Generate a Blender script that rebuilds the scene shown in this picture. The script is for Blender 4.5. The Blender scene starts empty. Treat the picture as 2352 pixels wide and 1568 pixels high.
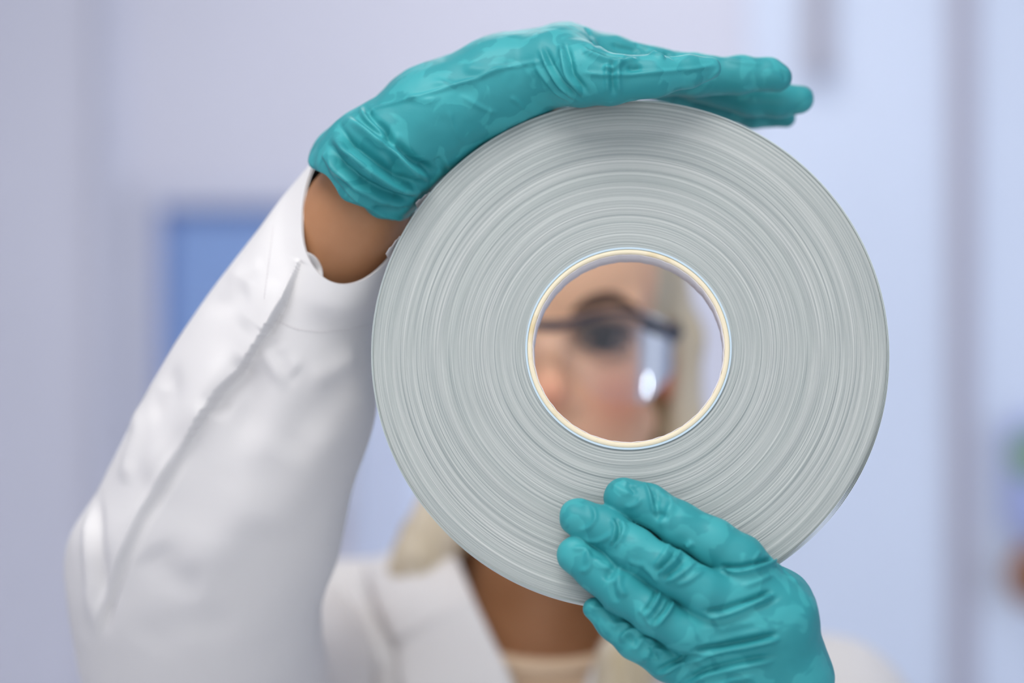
import bpy, bmesh, math, random
import numpy as np
from mathutils import Vector, Matrix
from mathutils.bvhtree import BVHTree

random.seed(4)
rng = np.random.default_rng(7)
scene = bpy.context.scene
COL = scene.collection

# ------------------------------------------------------------------ camera
CAM_Z = 1.5
FX = 70.0 / 36.0 * 2352.0
cam_data = bpy.data.cameras.new('camera')
cam_data.lens = 70.0
cam_data.sensor_width = 36.0
cam_data.sensor_fit = 'HORIZONTAL'
cam_data.clip_start = 0.02
cam_data.clip_end = 50
cam_data.dof.use_dof = True
cam_data.dof.focus_distance = 0.893
cam_data.dof.aperture_fstop = 2.5
cam = bpy.data.objects.new('camera', cam_data)
cam.location = (0, 0, CAM_Z)
cam.rotation_euler = (math.pi / 2, 0, 0)
COL.objects.link(cam)
scene.camera = cam

# ------------------------------------------------------------------ world, lights, exposure
world = bpy.data.worlds.new('world')
scene.world = world
world.use_nodes = True
bg = world.node_tree.nodes['Background']
bg.inputs[0].default_value = (0.97, 0.975, 1.0, 1)
bg.inputs[1].default_value = 1.18

def area_light(name, loc, target, sx, sy, power, color, spread=180):
    l = bpy.data.lights.new(name, 'AREA')
    l.shape = 'RECTANGLE'
    l.size = sx
    l.size_y = sy
    l.energy = power
    l.color = color
    l.spread = math.radians(spread)
    o = bpy.data.objects.new(name, l)
    o.location = loc
    d = Vector(target) - Vector(loc)
    o.rotation_euler = d.to_track_quat('-Z', 'Y').to_euler()
    COL.objects.link(o)
    return o

area_light('ceiling_lamp_light', (-0.35, 0.25, 2.72), (-0.35, 0.25, 0), 1.1, 0.9, 9.0, (1.0, 0.985, 0.96))
area_light('ceiling_lamp_light', (0.2, 2.7, 2.72), (0.2, 2.7, 0), 1.1, 0.5, 5.2, (1.0, 0.98, 0.99))  # unseen lamp, added to brighten the back wall
area_light('right_fill_light', (2.35, 2.4, 1.4), (0.7, 3.6, 1.35), 2.0, 1.8, 9, (0.78, 0.87, 1.0), 120)  # added bluish fill for the back wall, no window stands here
pl = bpy.data.lights.new('glint_lamp_light', 'POINT')
pl.energy = 0.35
pl.color = (0.8, 0.88, 1.0)
pl.shadow_soft_size = 0.012
plo = bpy.data.objects.new('glint_lamp_light', pl)
COL.objects.link(plo)

scene.view_settings.view_transform = 'Standard'
scene.view_settings.look = 'None'
scene.view_settings.gamma = 1
scene.view_settings.use_curve_mapping = False
scene.view_settings.exposure = 0.0

# ------------------------------------------------------------------ helpers
def P(px, py, y):
    """point in the room that the photograph shows at px, py, at distance y"""
    return np.array([(px - 1176.0) / FX * y, y, CAM_Z - (py - 784.0) / FX * y])

def srgb(r, g, b):
    f = lambda c: (c / 255 / 12.92) if c / 255 <= 0.04045 else ((c / 255 + 0.055) / 1.055) ** 2.4
    return (f(r), f(g), f(b), 1)

def mat(name, color, rough=0.6, spec=0.4, sss=0.0, sss_rad=(0.01, 0.004, 0.002)):
    m = bpy.data.materials.new(name)
    m.use_nodes = True
    nt = m.node_tree
    b = nt.nodes['Principled BSDF']
    b.inputs['Base Color'].default_value = color
    b.inputs['Roughness'].default_value = rough
    b.inputs['Specular IOR Level'].default_value = spec
    if sss:
        b.inputs['Subsurface Weight'].default_value = sss
        b.inputs['Subsurface Radius'].default_value = sss_rad
        b.inputs['Subsurface Scale'].default_value = 1.0
    return m, nt, b

def node(nt, typ, **kw):
    n = nt.nodes.new(typ)
    for k, v in kw.items():
        setattr(n, k, v)
    return n

def noise_mix(nt, b, c1, c2, scale, lo=0.4, hi=0.6, detail=3, stretch=None, coord='Object', dist=0.0):
    tc = node(nt, 'ShaderNodeTexCoord')
    mp = node(nt, 'ShaderNodeMapping')
    if stretch:
        mp.inputs['Scale'].default_value = stretch
    nt.links.new(tc.outputs[coord], mp.inputs[0])
    nz = node(nt, 'ShaderNodeTexNoise')
    nz.inputs['Scale'].default_value = scale
    nz.inputs['Detail'].default_value = detail
    nz.inputs['Distortion'].default_value = dist
    nt.links.new(mp.outputs[0], nz.inputs['Vector'])
    rp = node(nt, 'ShaderNodeMapRange')
    rp.inputs['From Min'].default_value = lo
    rp.inputs['From Max'].default_value = hi
    nt.links.new(nz.outputs['Fac'], rp.inputs['Value'])
    mx = node(nt, 'ShaderNodeMix', data_type='RGBA')
    mx.inputs['A'].default_value = c1
    mx.inputs['B'].default_value = c2
    nt.links.new(rp.outputs[0], mx.inputs['Factor'])
    nt.links.new(mx.outputs['Result'], b.inputs['Base Color'])
    return mp, mx, rp

def add_bump(nt, b, fac_socket, strength, distance):
    bp = node(nt, 'ShaderNodeBump')
    bp.inputs['Strength'].default_value = strength
    bp.inputs['Distance'].default_value = distance
    nt.links.new(fac_socket, bp.inputs['Height'])
    nt.links.new(bp.outputs[0], b.inputs['Normal'])
    return bp

def empty(name, loc, label=None, cat=None, group=None):
    o = bpy.data.objects.new(name, None)
    o.location = loc
    o.empty_display_size = 0.05
    COL.objects.link(o)
    if label: o['label'] = label
    if cat: o['category'] = cat
    if group: o['group'] = group
    return o

def mesh_obj(name, V, F, material, parent=None, smooth=True):
    me = bpy.data.meshes.new(name)
    V = np.asarray(V, dtype=np.float32)
    if isinstance(F, np.ndarray):
        n, k = F.shape
        me.vertices.add(len(V))
        me.vertices.foreach_set('co', V.ravel())
        me.loops.add(n * k)
        me.loops.foreach_set('vertex_index', F.astype(np.int32).ravel())
        me.polygons.add(n)
        me.polygons.foreach_set('loop_start', np.arange(0, n * k, k, dtype=np.int32))
        me.polygons.foreach_set('loop_total', np.full(n, k, dtype=np.int32))
        me.update(calc_edges=True)
    else:
        me.from_pydata([tuple(map(float, v)) for v in V], [], [tuple(f) for f in F])
    me.validate()
    me.polygons.foreach_set('use_smooth', np.full(len(me.polygons), smooth))
    me.materials.append(material)
    o = bpy.data.objects.new(name, me)
    COL.objects.link(o)
    if parent is not None:
        o.parent = parent
        o.matrix_parent_inverse = parent_world(parent).inverted()
    return o

def parent_world(o):
    m = Matrix.LocRotScale(o.location, o.rotation_euler, o.scale)
    if o.parent is not None:
        return parent_world(o.parent) @ o.matrix_parent_inverse @ m
    return m

def box(name, x0, x1, y0, y1, z0, z1, material, parent=None, bevel=0.0):
    bm = bmesh.new()
    bmesh.ops.create_cube(bm, size=1)
    for v in bm.verts:
        v.co = Vector((x0 + (v.co.x + .5) * (x1 - x0), y0 + (v.co.y + .5) * (y1 - y0), z0 + (v.co.z + .5) * (z1 - z0)))
    if bevel:
        bmesh.ops.bevel(bm, geom=bm.edges[:], offset=bevel, segments=2, affect='EDGES')
    me = bpy.data.meshes.new(name)
    bm.to_mesh(me)
    bm.free()
    me.materials.append(material)
    o = bpy.data.objects.new(name, me)
    COL.objects.link(o)
    if parent is not None:
        o.parent = parent
        o.matrix_parent_inverse = parent_world(parent).inverted()
    return o

def structure(o):
    o['kind'] = 'structure'
    return o

# lattice noise
_NT = rng.random((32, 32, 32)).astype(np.float32)
def vnoise(p):
    i = np.floor(p).astype(int)
    f = p - i
    f = f * f * (3 - 2 * f)
    i &= 31
    j = (i + 1) & 31
    x0, y0, z0 = i.T
    x1, y1, z1 = j.T
    fx, fy, fz = f.T
    c = lambda a, b, d: _NT[a, b, d]
    a0 = c(x0, y0, z0) * (1 - fx) + c(x1, y0, z0) * fx
    a1 = c(x0, y1, z0) * (1 - fx) + c(x1, y1, z0) * fx
    a2 = c(x0, y0, z1) * (1 - fx) + c(x1, y0, z1) * fx
    a3 = c(x0, y1, z1) * (1 - fx) + c(x1, y1, z1) * fx
    return ((a0 * (1 - fy) + a1 * fy) * (1 - fz) + (a2 * (1 - fy) + a3 * fy) * fz) * 2 - 1

# ------------------------------------------------------------------ distance-field modelling
def smin(a, b, k):
    if k <= 0:
        return np.minimum(a, b)
    h = np.clip(k - np.abs(a - b), 0, None) / k
    return np.minimum(a, b) - h * h * k * 0.25

class Field:
    def __init__(self, lo, hi, h):
        self.h = h
        self.lo = np.array(lo, float)
        self.n = np.ceil((np.array(hi, float) - self.lo) / h).astype(int) + 1
        self.ax = [(self.lo[i] + np.arange(self.n[i]) * h).astype(np.float32) for i in range(3)]
    def new(self):
        return np.full(self.n, 1.0, np.float32)
    def win(self, a, b, m):
        s = []
        for i in range(3):
            lo, hi = min(a[i], b[i]) - m, max(a[i], b[i]) + m
            i0 = max(0, int((lo - self.lo[i]) / self.h))
            i1 = min(self.n[i], int((hi - self.lo[i]) / self.h) + 2)
            s.append(slice(i0, max(i0, i1)))
        return tuple(s)
    def grid(self, s):
        return (self.ax[0][s[0]][:, None, None], self.ax[1][s[1]][None, :, None], self.ax[2][s[2]][None, None, :])
    def cone(self, A, a, ra, b, rb, k=0.004, sub=False, squash=None):
        """squash = (direction, factor): cross-section thinner along direction"""
        a = np.array(a, float); b = np.array(b, float)
        m = max(ra, rb) + k + 3 * self.h
        s = self.win(a, b, m)
        X, Y, Z = self.grid(s)
        ab = b - a
        L = max(float(ab @ ab), 1e-12)
        dx, dy, dz = X - a[0], Y - a[1], Z - a[2]
        t = np.clip((dx * ab[0] + dy * ab[1] + dz * ab[2]) / L, 0, 1)
        ex, ey, ez = dx - t * ab[0], dy - t * ab[1], dz - t * ab[2]
        q = ex * ex + ey * ey + ez * ez
        if squash is not None:
            n = np.array(squash[0], float); n /= np.linalg.norm(n)
            w = ex * n[0] + ey * n[1] + ez * n[2]
            q = q + w * w * (1 / squash[1] ** 2 - 1)
        d = np.sqrt(q) - (ra + t * (rb - ra))
        if sub:
            A[s] = -smin(-A[s], d, k)
        else:
            A[s] = smin(A[s], d, k)
    def ell(self, A, c, r, k=0.004, sub=False):
        c = np.array(c, float); r = np.array(r, float)
        s = self.win(c - r, c + r, k + 3 * self.h)
        X, Y, Z = self.grid(s)
        dx, dy, dz = (X - c[0]), (Y - c[1]), (Z - c[2])
        k0 = np.sqrt((dx / r[0]) ** 2 + (dy / r[1]) ** 2 + (dz / r[2]) ** 2)
        k1 = np.sqrt((dx / r[0] ** 2) ** 2 + (dy / r[1] ** 2) ** 2 + (dz / r[2] ** 2) ** 2) + 1e-6
        d = k0 * (k0 - 1) / k1
        if sub:
            A[s] = -smin(-A[s], d, k)
        else:
            A[s] = smin(A[s], d, k)
    def chain(self, A, pts, k=0.004, sub=False, squash=None):
        for (a, ra), (b, rb) in zip(pts[:-1], pts[1:]):
            self.cone(A, a, ra, b, rb, k, sub, squash)
    def plane(self, A, p, n, k=0.001):
        """keep the side n does not point to"""
        X, Y, Z = self.grid((slice(None),) * 3)
        n = np.array(n, float); n /= np.linalg.norm(n)
        d = (X - p[0]) * n[0] + (Y - p[1]) * n[1] + (Z - p[2]) * n[2]
        return -smin(-A, -d.astype(np.float32), k)
    def mesh(self, A, smooth=2):
        A = A.copy()
        for i in range(3):
            sl = [slice(None)] * 3
            for e in (0, -1):
                sl[i] = e
                A[tuple(sl)] = np.maximum(A[tuple(sl)], 1e-3)
        S = A < 0
        n = self.n
        cn = n - 1
        ids, pos, quads = [], [], []
        for axis in range(3):
            a = [slice(None)] * 3; b = [slice(None)] * 3
            a[axis] = slice(0, -1); b[axis] = slice(1, None)
            cr = S[tuple(a)] != S[tuple(b)]
            I = np.argwhere(cr)
            o1, o2 = [i for i in range(3) if i != axis]
            ok = (I[:, o1] > 0) & (I[:, o2] > 0) & (I[:, o1] < n[o1] - 1) & (I[:, o2] < n[o2] - 1)
            I = I[ok]
            J = I.copy(); J[:, axis] += 1
            f0 = A[tuple(I.T)]; f1 = A[tuple(J.T)]
            t = f0 / (f0 - f1)
            pp = I.astype(float); pp[:, axis] += t
            q = []
            for d1, d2 in ((-1, -1), (0, -1), (0, 0), (-1, 0)):
                C = I.copy(); C[:, o1] += d1; C[:, o2] += d2
                cid = (C[:, 0] * cn[1] + C[:, 1]) * cn[2] + C[:, 2]
                ids.append(cid); pos.append(pp); q.append(cid)
            q = np.stack(q, 1)
            flip = (f0 < 0) if axis != 1 else (f0 >= 0)
            q[~flip] = q[~flip][:, ::-1]
            quads.append(q)
        ids = np.concatenate(ids); pos = np.concatenate(pos)
        u, inv = np.unique(ids, return_inverse=True)
        cnt = np.bincount(inv)
        V = np.stack([np.bincount(inv, pos[:, i]) / cnt for i in range(3)], 1)
        F = np.searchsorted(u, np.concatenate(quads))
        V = self.lo + V * self.h
        for _ in range(smooth):
            V = laplace(V, F, 0.5)
        return V, F

def laplace(V, F, w):
    e = np.concatenate([F[:, [0, 1]], F[:, [1, 2]], F[:, [2, 3]], F[:, [3, 0]]])
    n = len(V)
    c = np.bincount(e[:, 0], minlength=n) + np.bincount(e[:, 1], minlength=n)
    s = np.stack([np.bincount(e[:, 0], V[e[:, 1], i], n) + np.bincount(e[:, 1], V[e[:, 0], i], n) for i in range(3)], 1)
    return V * (1 - w) + w * s / np.maximum(c, 1)[:, None]

def normals(V, F):
    n = np.cross(V[F[:, 2]] - V[F[:, 0]], V[F[:, 3]] - V[F[:, 1]])
    N = np.zeros_like(V)
    for i in range(3):
        for k in range(4):
            N[:, i] += np.bincount(F[:, k], n[:, i], len(V))
    return N / (np.linalg.norm(N, axis=1)[:, None] + 1e-12)

class Sculpt:
    """pushes creases and folds into a mesh; each stroke runs over the surface points seen at px, py"""
    def __init__(self, V, F):
        self.V, self.F = V, F
        self.N = normals(V, F)
        self.bvh = BVHTree.FromPolygons([tuple(v) for v in V], [tuple(f) for f in F.tolist()])
        self.D = np.zeros(len(V))
        self.gain = 1.0
    def hit(self, px, py):
        o = Vector((0, 0, CAM_Z))
        d = (Vector(P(px, py, 1.0)) - o).normalized()
        h = self.bvh.ray_cast(o, d)
        return None if h[0] is None else np.array(h[0])
    def stroke(self, pts, amp, w, kind='ridge', taper=0.25):
        pts = np.array(pts, float)
        # resample
        seg = np.linalg.norm(np.diff(pts, axis=0), axis=1)
        L = np.concatenate([[0], np.cumsum(seg)])
        m = max(6, int(L[-1] / 6))
        t = np.linspace(0, L[-1], m)
        # smooth interpolation (catmull)
        xs = np.interp(t, L, pts[:, 0]); ys = np.interp(t, L, pts[:, 1])
        for _ in range(3):
            xs[1:-1] = (xs[:-2] + 2 * xs[1:-1] + xs[2:]) / 4
            ys[1:-1] = (ys[:-2] + 2 * ys[1:-1] + ys[2:]) / 4
        hp = [self.hit(x, y) for x, y in zip(xs, ys)]
        idx = [i for i, h in enumerate(hp) if h is not None]
        if len(idx) < 3: return
        Q = np.array([hp[i] for i in idx]); s = t[idx] / L[-1]
        lo, hi = Q.min(0) - 3.2 * w, Q.max(0) + 3.2 * w
        near = np.where(((self.V > lo) & (self.V < hi)).all(1))[0]
        if len(near) == 0: return
        v = self.V[near]
        best = np.full(len(v), 1e9); bs = np.zeros(len(v)); sd = np.zeros(len(v))
        for i in range(len(Q) - 1):
            a, b = Q[i], Q[i + 1]
            ab = b - a
            l2 = ab @ ab
            if l2 < 1e-12 or l2 > 0.02 ** 2: continue
            tt = np.clip((v - a) @ ab / l2, 0, 1)
            r = v - a - tt[:, None] * ab
            d = (r * r).sum(1)
            m_ = d < best
            best[m_] = d[m_]
            bs[m_] = (s[i] + tt * (s[i + 1] - s[i]))[m_]
            side = np.einsum('ij,ij->i', np.cross(np.broadcast_to(ab, r.shape), self.N[near]), r)
            sd[m_] = np.sign(side[m_])
        d = np.sqrt(best)
        if taper > 0:
            env = np.clip(np.minimum(bs, 1 - bs) / taper, 0, 1)
            env = env * env * (3 - 2 * env)
        else:
            env = 1.0
        if kind == 'ridge':
            f = np.exp(-(d / w) ** 2)
        elif kind == 'groove':
            f = -np.exp(-(d / w) ** 2)
        elif kind == 'fold':      # ridge on one side, valley on the other
            x = d * sd / w
            f = np.exp(-((x - .55) ** 2) / .5) - .9 * np.exp(-((x + .65) ** 2) / .5)
        elif kind == 'step':      # sharp edge, fading slowly on both sides
            x = d * sd / w
            f = np.where(x > 0, np.exp(-x), 0) - np.where(x <= 0, .6 * np.exp(x), 0)
        self.D[near] += amp * self.gain * env * f
    def add(self, d):
        self.D += d
    def apply(self, smooth=0):
        V = self.V + self.N * self.D[:, None]
        for _ in range(smooth):
            V = laplace(V, self.F, 0.4)
        return V

# ------------------------------------------------------------------ materials
M = {}
# glove nitrile
m, nt, b = mat('teal_nitrile', srgb(60, 172, 174), 0.47, 0.27)
mp, mx, rp = noise_mix(nt, b, srgb(44, 139, 146), srgb(80, 186, 190), 62, 0.51, 0.545, 2.5, dist=0.6)
# thin pale stretch lines
nz = node(nt, 'ShaderNodeTexNoise'); nz.inputs['Scale'].default_value = 700; nz.inputs['Detail'].default_value = 3
nt.links.new(mp.outputs[0], nz.inputs['Vector'])
add_bump(nt, b, nz.outputs['Fac'], 0.12, 0.0004)
rp.inputs['To Max'].default_value = 0.38
rp.inputs['To Min'].default_value = 0.1
M['glove'] = m

# coat cotton twill
m, nt, b = mat('white_cotton_twill', srgb(220, 218, 218), 0.85, 0.15)
tc = node(nt, 'ShaderNodeTexCoord'); mp = node(nt, 'ShaderNodeMapping')
mp.inputs['Rotation'].default_value = (0, math.radians(35), 0)
nt.links.new(tc.outputs['Object'], mp.inputs[0])
wv = node(nt, 'ShaderNodeTexWave', bands_direction='X')
wv.inputs['Scale'].default_value = 330; wv.inputs['Distortion'].default_value = 0.6
nt.links.new(mp.outputs[0], wv.inputs[0])
add_bump(nt, b, wv.outputs['Fac'], 0.1, 0.0003)
M['coat'] = m

m, nt, b = mat('skin', srgb(207, 156, 120), 0.5, 0.35, 0.12)
noise_mix(nt, b, srgb(164, 114, 78), srgb(176, 127, 92), 40, 0.3, 0.7, 4)
tc = node(nt, 'ShaderNodeTexCoord'); nz = node(nt, 'ShaderNodeTexNoise')
nz.inputs['Scale'].default_value = 900; nz.inputs['Detail'].default_value = 2
nt.links.new(tc.outputs['Object'], nz.inputs['Vector'])
add_bump(nt, b, nz.outputs['Fac'], 0.15, 0.0003)
M['skin'] = m

m, nt, b = mat('blonde_hair', srgb(205, 188, 160), 0.5, 0.4)
noise_mix(nt, b, srgb(186, 168, 130), srgb(218, 208, 190), 60, 0.3, 0.7, 3, stretch=(1, 1, 0.06))
M['hair'] = m
M['brow'] = mat('eyebrow_hair', srgb(84, 62, 50), 0.7)[0]
M['lash'] = mat('dark_lash', srgb(38, 30, 28), 0.7)[0]
M['lip'] = mat('lip', srgb(176, 96, 92), 0.4)[0]
M['eye_white'] = mat('eye_white', srgb(176, 166, 160), 0.35, 0.25)[0]  # toned down, the shade of the lids is in the colour
M['iris'] = mat('iris', srgb(34, 32, 30), 0.35, 0.2)[0]
M['pupil'] = mat('pupil', srgb(12, 12, 14), 0.1)[0]
m, nt, b = mat('beige_knit', srgb(214, 188, 160), 0.9, 0.1)
tc = node(nt, 'ShaderNodeTexCoord'); wv = node(nt, 'ShaderNodeTexWave', bands_direction='Z')
wv.inputs['Scale'].default_value = 90; wv.inputs['Distortion'].default_value = 3; wv.inputs['Detail Scale'].default_value = 6
nt.links.new(tc.outputs['Object'], wv.inputs[0]); add_bump(nt, b, wv.outputs['Fac'], 0.5, 0.002)
M['knit'] = m
M['trouser'] = mat('dark_trouser', srgb(50, 54, 66), 0.9)[0]
M['shoe'] = mat('white_shoe', srgb(220, 220, 222), 0.5)[0]
M['navy'] = mat('navy_plastic', srgb(24, 30, 52), 0.3, 0.5)[0]
M['button'] = mat('white_button', srgb(225, 222, 220), 0.3)[0]
M['stitch'] = mat('stitch_thread', srgb(214, 210, 212), 0.8)[0]

# clear goggle lens
m = bpy.data.materials.new('clear_lens'); m.use_nodes = True; nt = m.node_tree
nt.nodes.remove(nt.nodes['Principled BSDF'])
out = nt.nodes['Material Output']
tr = node(nt, 'ShaderNodeBsdfTransparent'); tr.inputs[0].default_value = (0.94, 0.94, 0.96, 1)
gl = node(nt, 'ShaderNodeBsdfGlossy'); gl.inputs['Roughness'].default_value = 0.035
df = node(nt, 'ShaderNodeBsdfDiffuse'); df.inputs[0].default_value = (0.85, 0.88, 0.95, 1)
lw = node(nt, 'ShaderNodeLayerWeight'); lw.inputs[0].default_value = 0.28
m1 = node(nt, 'ShaderNodeMixShader'); m1.inputs[0].default_value = 0.05
nt.links.new(tr.outputs[0], m1.inputs[1]); nt.links.new(df.outputs[0], m1.inputs[2])
m2 = node(nt, 'ShaderNodeMixShader')
nt.links.new(lw.outputs['Fresnel'], m2.inputs[0])
nt.links.new(m1.outputs[0], m2.inputs[1]); nt.links.new(gl.outputs[0], m2.inputs[2])
nt.links.new(m2.outputs[0], out.inputs[0])
M['lens'] = m

# wound tape edge: bands by radius
m, nt, b = mat('wound_tape_edge', srgb(190, 198, 198), 0.55, 0.35)
tc = node(nt, 'ShaderNodeTexCoord')
sx = node(nt, 'ShaderNodeSeparateXYZ'); nt.links.new(tc.outputs['Object'], sx.inputs[0])
cb = node(nt, 'ShaderNodeCombineXYZ'); nt.links.new(sx.outputs[0], cb.inputs[0]); nt.links.new(sx.outputs[2], cb.inputs[1])
ln = node(nt, 'ShaderNodeVectorMath', operation='LENGTH'); nt.links.new(cb.outputs[0], ln.inputs[0])
# slow wander of the bands round the roll
nw = node(nt, 'ShaderNodeTexNoise'); nw.inputs['Scale'].default_value = 9; nw.inputs['Detail'].default_value = 1
nt.links.new(cb.outputs[0], nw.inputs['Vector'])
wsc = node(nt, 'ShaderNodeMath', operation='MULTIPLY_ADD'); wsc.inputs[1].default_value = 0.0016
nt.links.new(nw.outputs['Fac'], wsc.inputs[0]); nt.links.new(ln.outputs['Value'], wsc.inputs[2])
cx = node(nt, 'ShaderNodeCombineXYZ'); nt.links.new(wsc.outputs[0], cx.inputs[0])
vs = node(nt, 'ShaderNodeVectorMath', operation='SCALE'); vs.inputs['Scale'].default_value = 0.005
nt.links.new(cb.outputs[0], vs.inputs[0])
va = node(nt, 'ShaderNodeVectorMath', operation='ADD'); nt.links.new(cx.outputs[0], va.inputs[0]); nt.links.new(vs.outputs[0], va.inputs[1])
n1 = node(nt, 'ShaderNodeTexNoise'); n1.inputs['Scale'].default_value = 1500; n1.inputs['Detail'].default_value = 5; n1.inputs['Roughness'].default_value = 0.75
nt.links.new(va.outputs[0], n1.inputs['Vector'])
n2 = node(nt, 'ShaderNodeTexNoise'); n2.inputs['Scale'].default_value = 130; n2.inputs['Detail'].default_value = 3
nt.links.new(va.outputs[0], n2.inputs['Vector'])
r1 = node(nt, 'ShaderNodeMapRange'); r1.inputs['From Min'].default_value = 0.32; r1.inputs['From Max'].default_value = 0.68
nt.links.new(n1.outputs['Fac'], r1.inputs['Value'])
mx = node(nt, 'ShaderNodeMix', data_type='RGBA'); mx.inputs['A'].default_value = srgb(128, 138, 138); mx.inputs['B'].default_value = srgb(200, 203, 200)
nt.links.new(r1.outputs[0], mx.inputs['Factor'])
r2 = node(nt, 'ShaderNodeMapRange'); r2.inputs['From Min'].default_value = 0.35; r2.inputs['From Max'].default_value = 0.65
nt.links.new(n2.outputs['Fac'], r2.inputs['Value'])
mx2 = node(nt, 'ShaderNodeMix', data_type='RGBA', blend_type='MULTIPLY'); mx2.inputs['Factor'].default_value = 1
cr = node(nt, 'ShaderNodeMix', data_type='RGBA'); cr.inputs['A'].default_value = (0.93, 0.95, 0.945, 1); cr.inputs['B'].default_value = (1, 1, 1, 1)
nt.links.new(r2.outputs[0], cr.inputs['Factor'])
nt.links.new(mx.outputs['Result'], mx2.inputs['A']); nt.links.new(cr.outputs['Result'], mx2.inputs['B'])
nt.links.new(mx2.outputs['Result'], b.inputs['Base Color'])
add_bump(nt, b, n1.outputs['Fac'], 0.35, 0.0006)
M['tape'] = m
M['tape_plain'] = mat('tape_paper', srgb(205, 215, 214), 0.5, 0.4)[0]
M['tape_blue'] = mat('pale_blue_wrap', srgb(188, 208, 220), 0.4, 0.5)[0]
m, nt, b = mat('cream_cardboard', srgb(232, 222, 194), 0.8, 0.2)
mp, mx, rp = noise_mix(nt, b, srgb(228, 217, 190), srgb(212, 192, 148), 60, 0.55, 0.75, 4)
M['core'] = m
M['core_in'] = mat('white_core_lining', srgb(222, 217, 220), 0.6, 0.3)[0]

# room paints
def paint(name, c, rough=0.7):
    m, nt, b = mat(name, c, rough, 0.3)
    h = 1.03
    noise_mix(nt, b, c, (min(1, c[0] * h), min(1, c[1] * h), min(1, c[2] * h), 1), 3, 0.3, 0.7, 2)
    return m
M['wall'] = paint('wall_paint', srgb(212, 213, 226))
M['wall_r'] = paint('wall_bluish_light_paint', srgb(213, 223, 241))
M['ceil'] = paint('ceiling_paint', srgb(235, 235, 238))
M['floor'] = paint('floor_vinyl', srgb(205, 207, 212), 0.4)
M['frame'] = paint('window_frame_paint', srgb(205, 208, 224), 0.5)
M['trim'] = paint('grey_trim', srgb(176, 174, 188), 0.5)
M['gasket'] = mat('blue_gasket', srgb(92, 118, 176), 0.5)[0]
M['pane'] = mat('blue_window_view', srgb(128, 160, 214), 0.25, 0.5)[0]  # blue of the view beyond the glass, put into the pane colour
M['pane_pale'] = mat('pale_blue_window_film', srgb(216, 230, 255), 0.25, 0.5)[0]
M['duct'] = mat('grey_duct_paint', srgb(172, 170, 182), 0.5)[0]
M['holder'] = mat('pale_blue_plastic', srgb(166, 178, 224), 0.4)[0]
M['green'] = mat('green_sticker', srgb(120, 160, 110), 0.5)[0]
m, nt, b = mat('orange_brown_wood', srgb(150, 84, 30), 0.5)
noise_mix(nt, b, srgb(158, 96, 34), srgb(132, 74, 24), 20, 0.4, 0.6, 3, stretch=(1, 1, .1))
M['wood'] = m
M['metal'] = mat('white_lamp_metal', srgb(230, 230, 230), 0.4)[0]
m = bpy.data.materials.new('lamp_diffuser'); m.use_nodes = True
m.node_tree.nodes['Principled BSDF'].inputs['Emission Color'].default_value = (1, .98, .96, 1)
m.node_tree.nodes['Principled BSDF'].inputs['Emission Strength'].default_value = 4
M['diffuser'] = m

# ------------------------------------------------------------------ room
YB = 3.6
XL, XR, Y0, ZC = -2.4, 2.4, -1.6, 2.8
structure(box('floor', XL, XR, Y0, YB, -0.1, 0, M['floor']))
structure(box('ceiling', XL, XR, Y0, YB, ZC, ZC + 0.1, M['ceil']))
structure(box('wall_back', XL, XR, YB, YB + 0.1, 0, ZC, M['wall']))
structure(box('wall_left', XL - 0.1, XL, Y0, YB, 0, ZC, M['wall']))
wr = structure(box('wall_right', XR, XR + 0.1, Y0, YB, 0, ZC, M['wall_r']))

def bx(px): return (px - 1176) / FX * YB
def bz(py): return CAM_Z - (py - 784) / FX * YB
# right stretch of the back wall stands a touch proud and has bluish light put into its colour
structure(box('trim_2', bx(1720), bx(2180), YB - 0.012, YB, 0, ZC, M['wall_r']))
structure(box('trim_3', bx(2232), XR, YB - 0.012, YB, 0, ZC, M['wall_r']))
structure(box('trim_1', bx(2180), bx(2232), YB - 0.035, YB, 0, ZC, M['trim'], bevel=0.004))
wx0, wx1, wz1, wz0 = bx(812), bx(1300), bz(640), bz(1420)
win = structure(empty('window_2', ((wx0 + wx1) / 2, YB, wz0)))
for a in ((wx0, wx0 + .02, wz0, wz1), (wx1 - .02, wx1, wz0, wz1), (wx0 + .02, wx1 - .02, wz1 - .02, wz1), (wx0 + .02, wx1 - .02, wz0, wz0 + .02),
          (bx(890), bx(925), wz0 + .02, wz1 - .02)):
    box('window_frame', a[0], a[1], YB - 0.03, YB, a[2], a[3], M['frame'], win, 0.003)
box('pane', wx0 + .02, bx(890), YB - 0.012, YB - 0.002, wz0 + .02, wz1 - .02, M['pane_pale'], win)
box('pane', bx(925), wx1 - .02, YB - 0.012, YB - 0.002, wz0 + .02, wz1 - .02, M['pane_pale'], win)
structure(box('trim_5', bx(230), bx(290), YB - 0.02, YB, 0, ZC, M['frame'], bevel=0.003))

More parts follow.
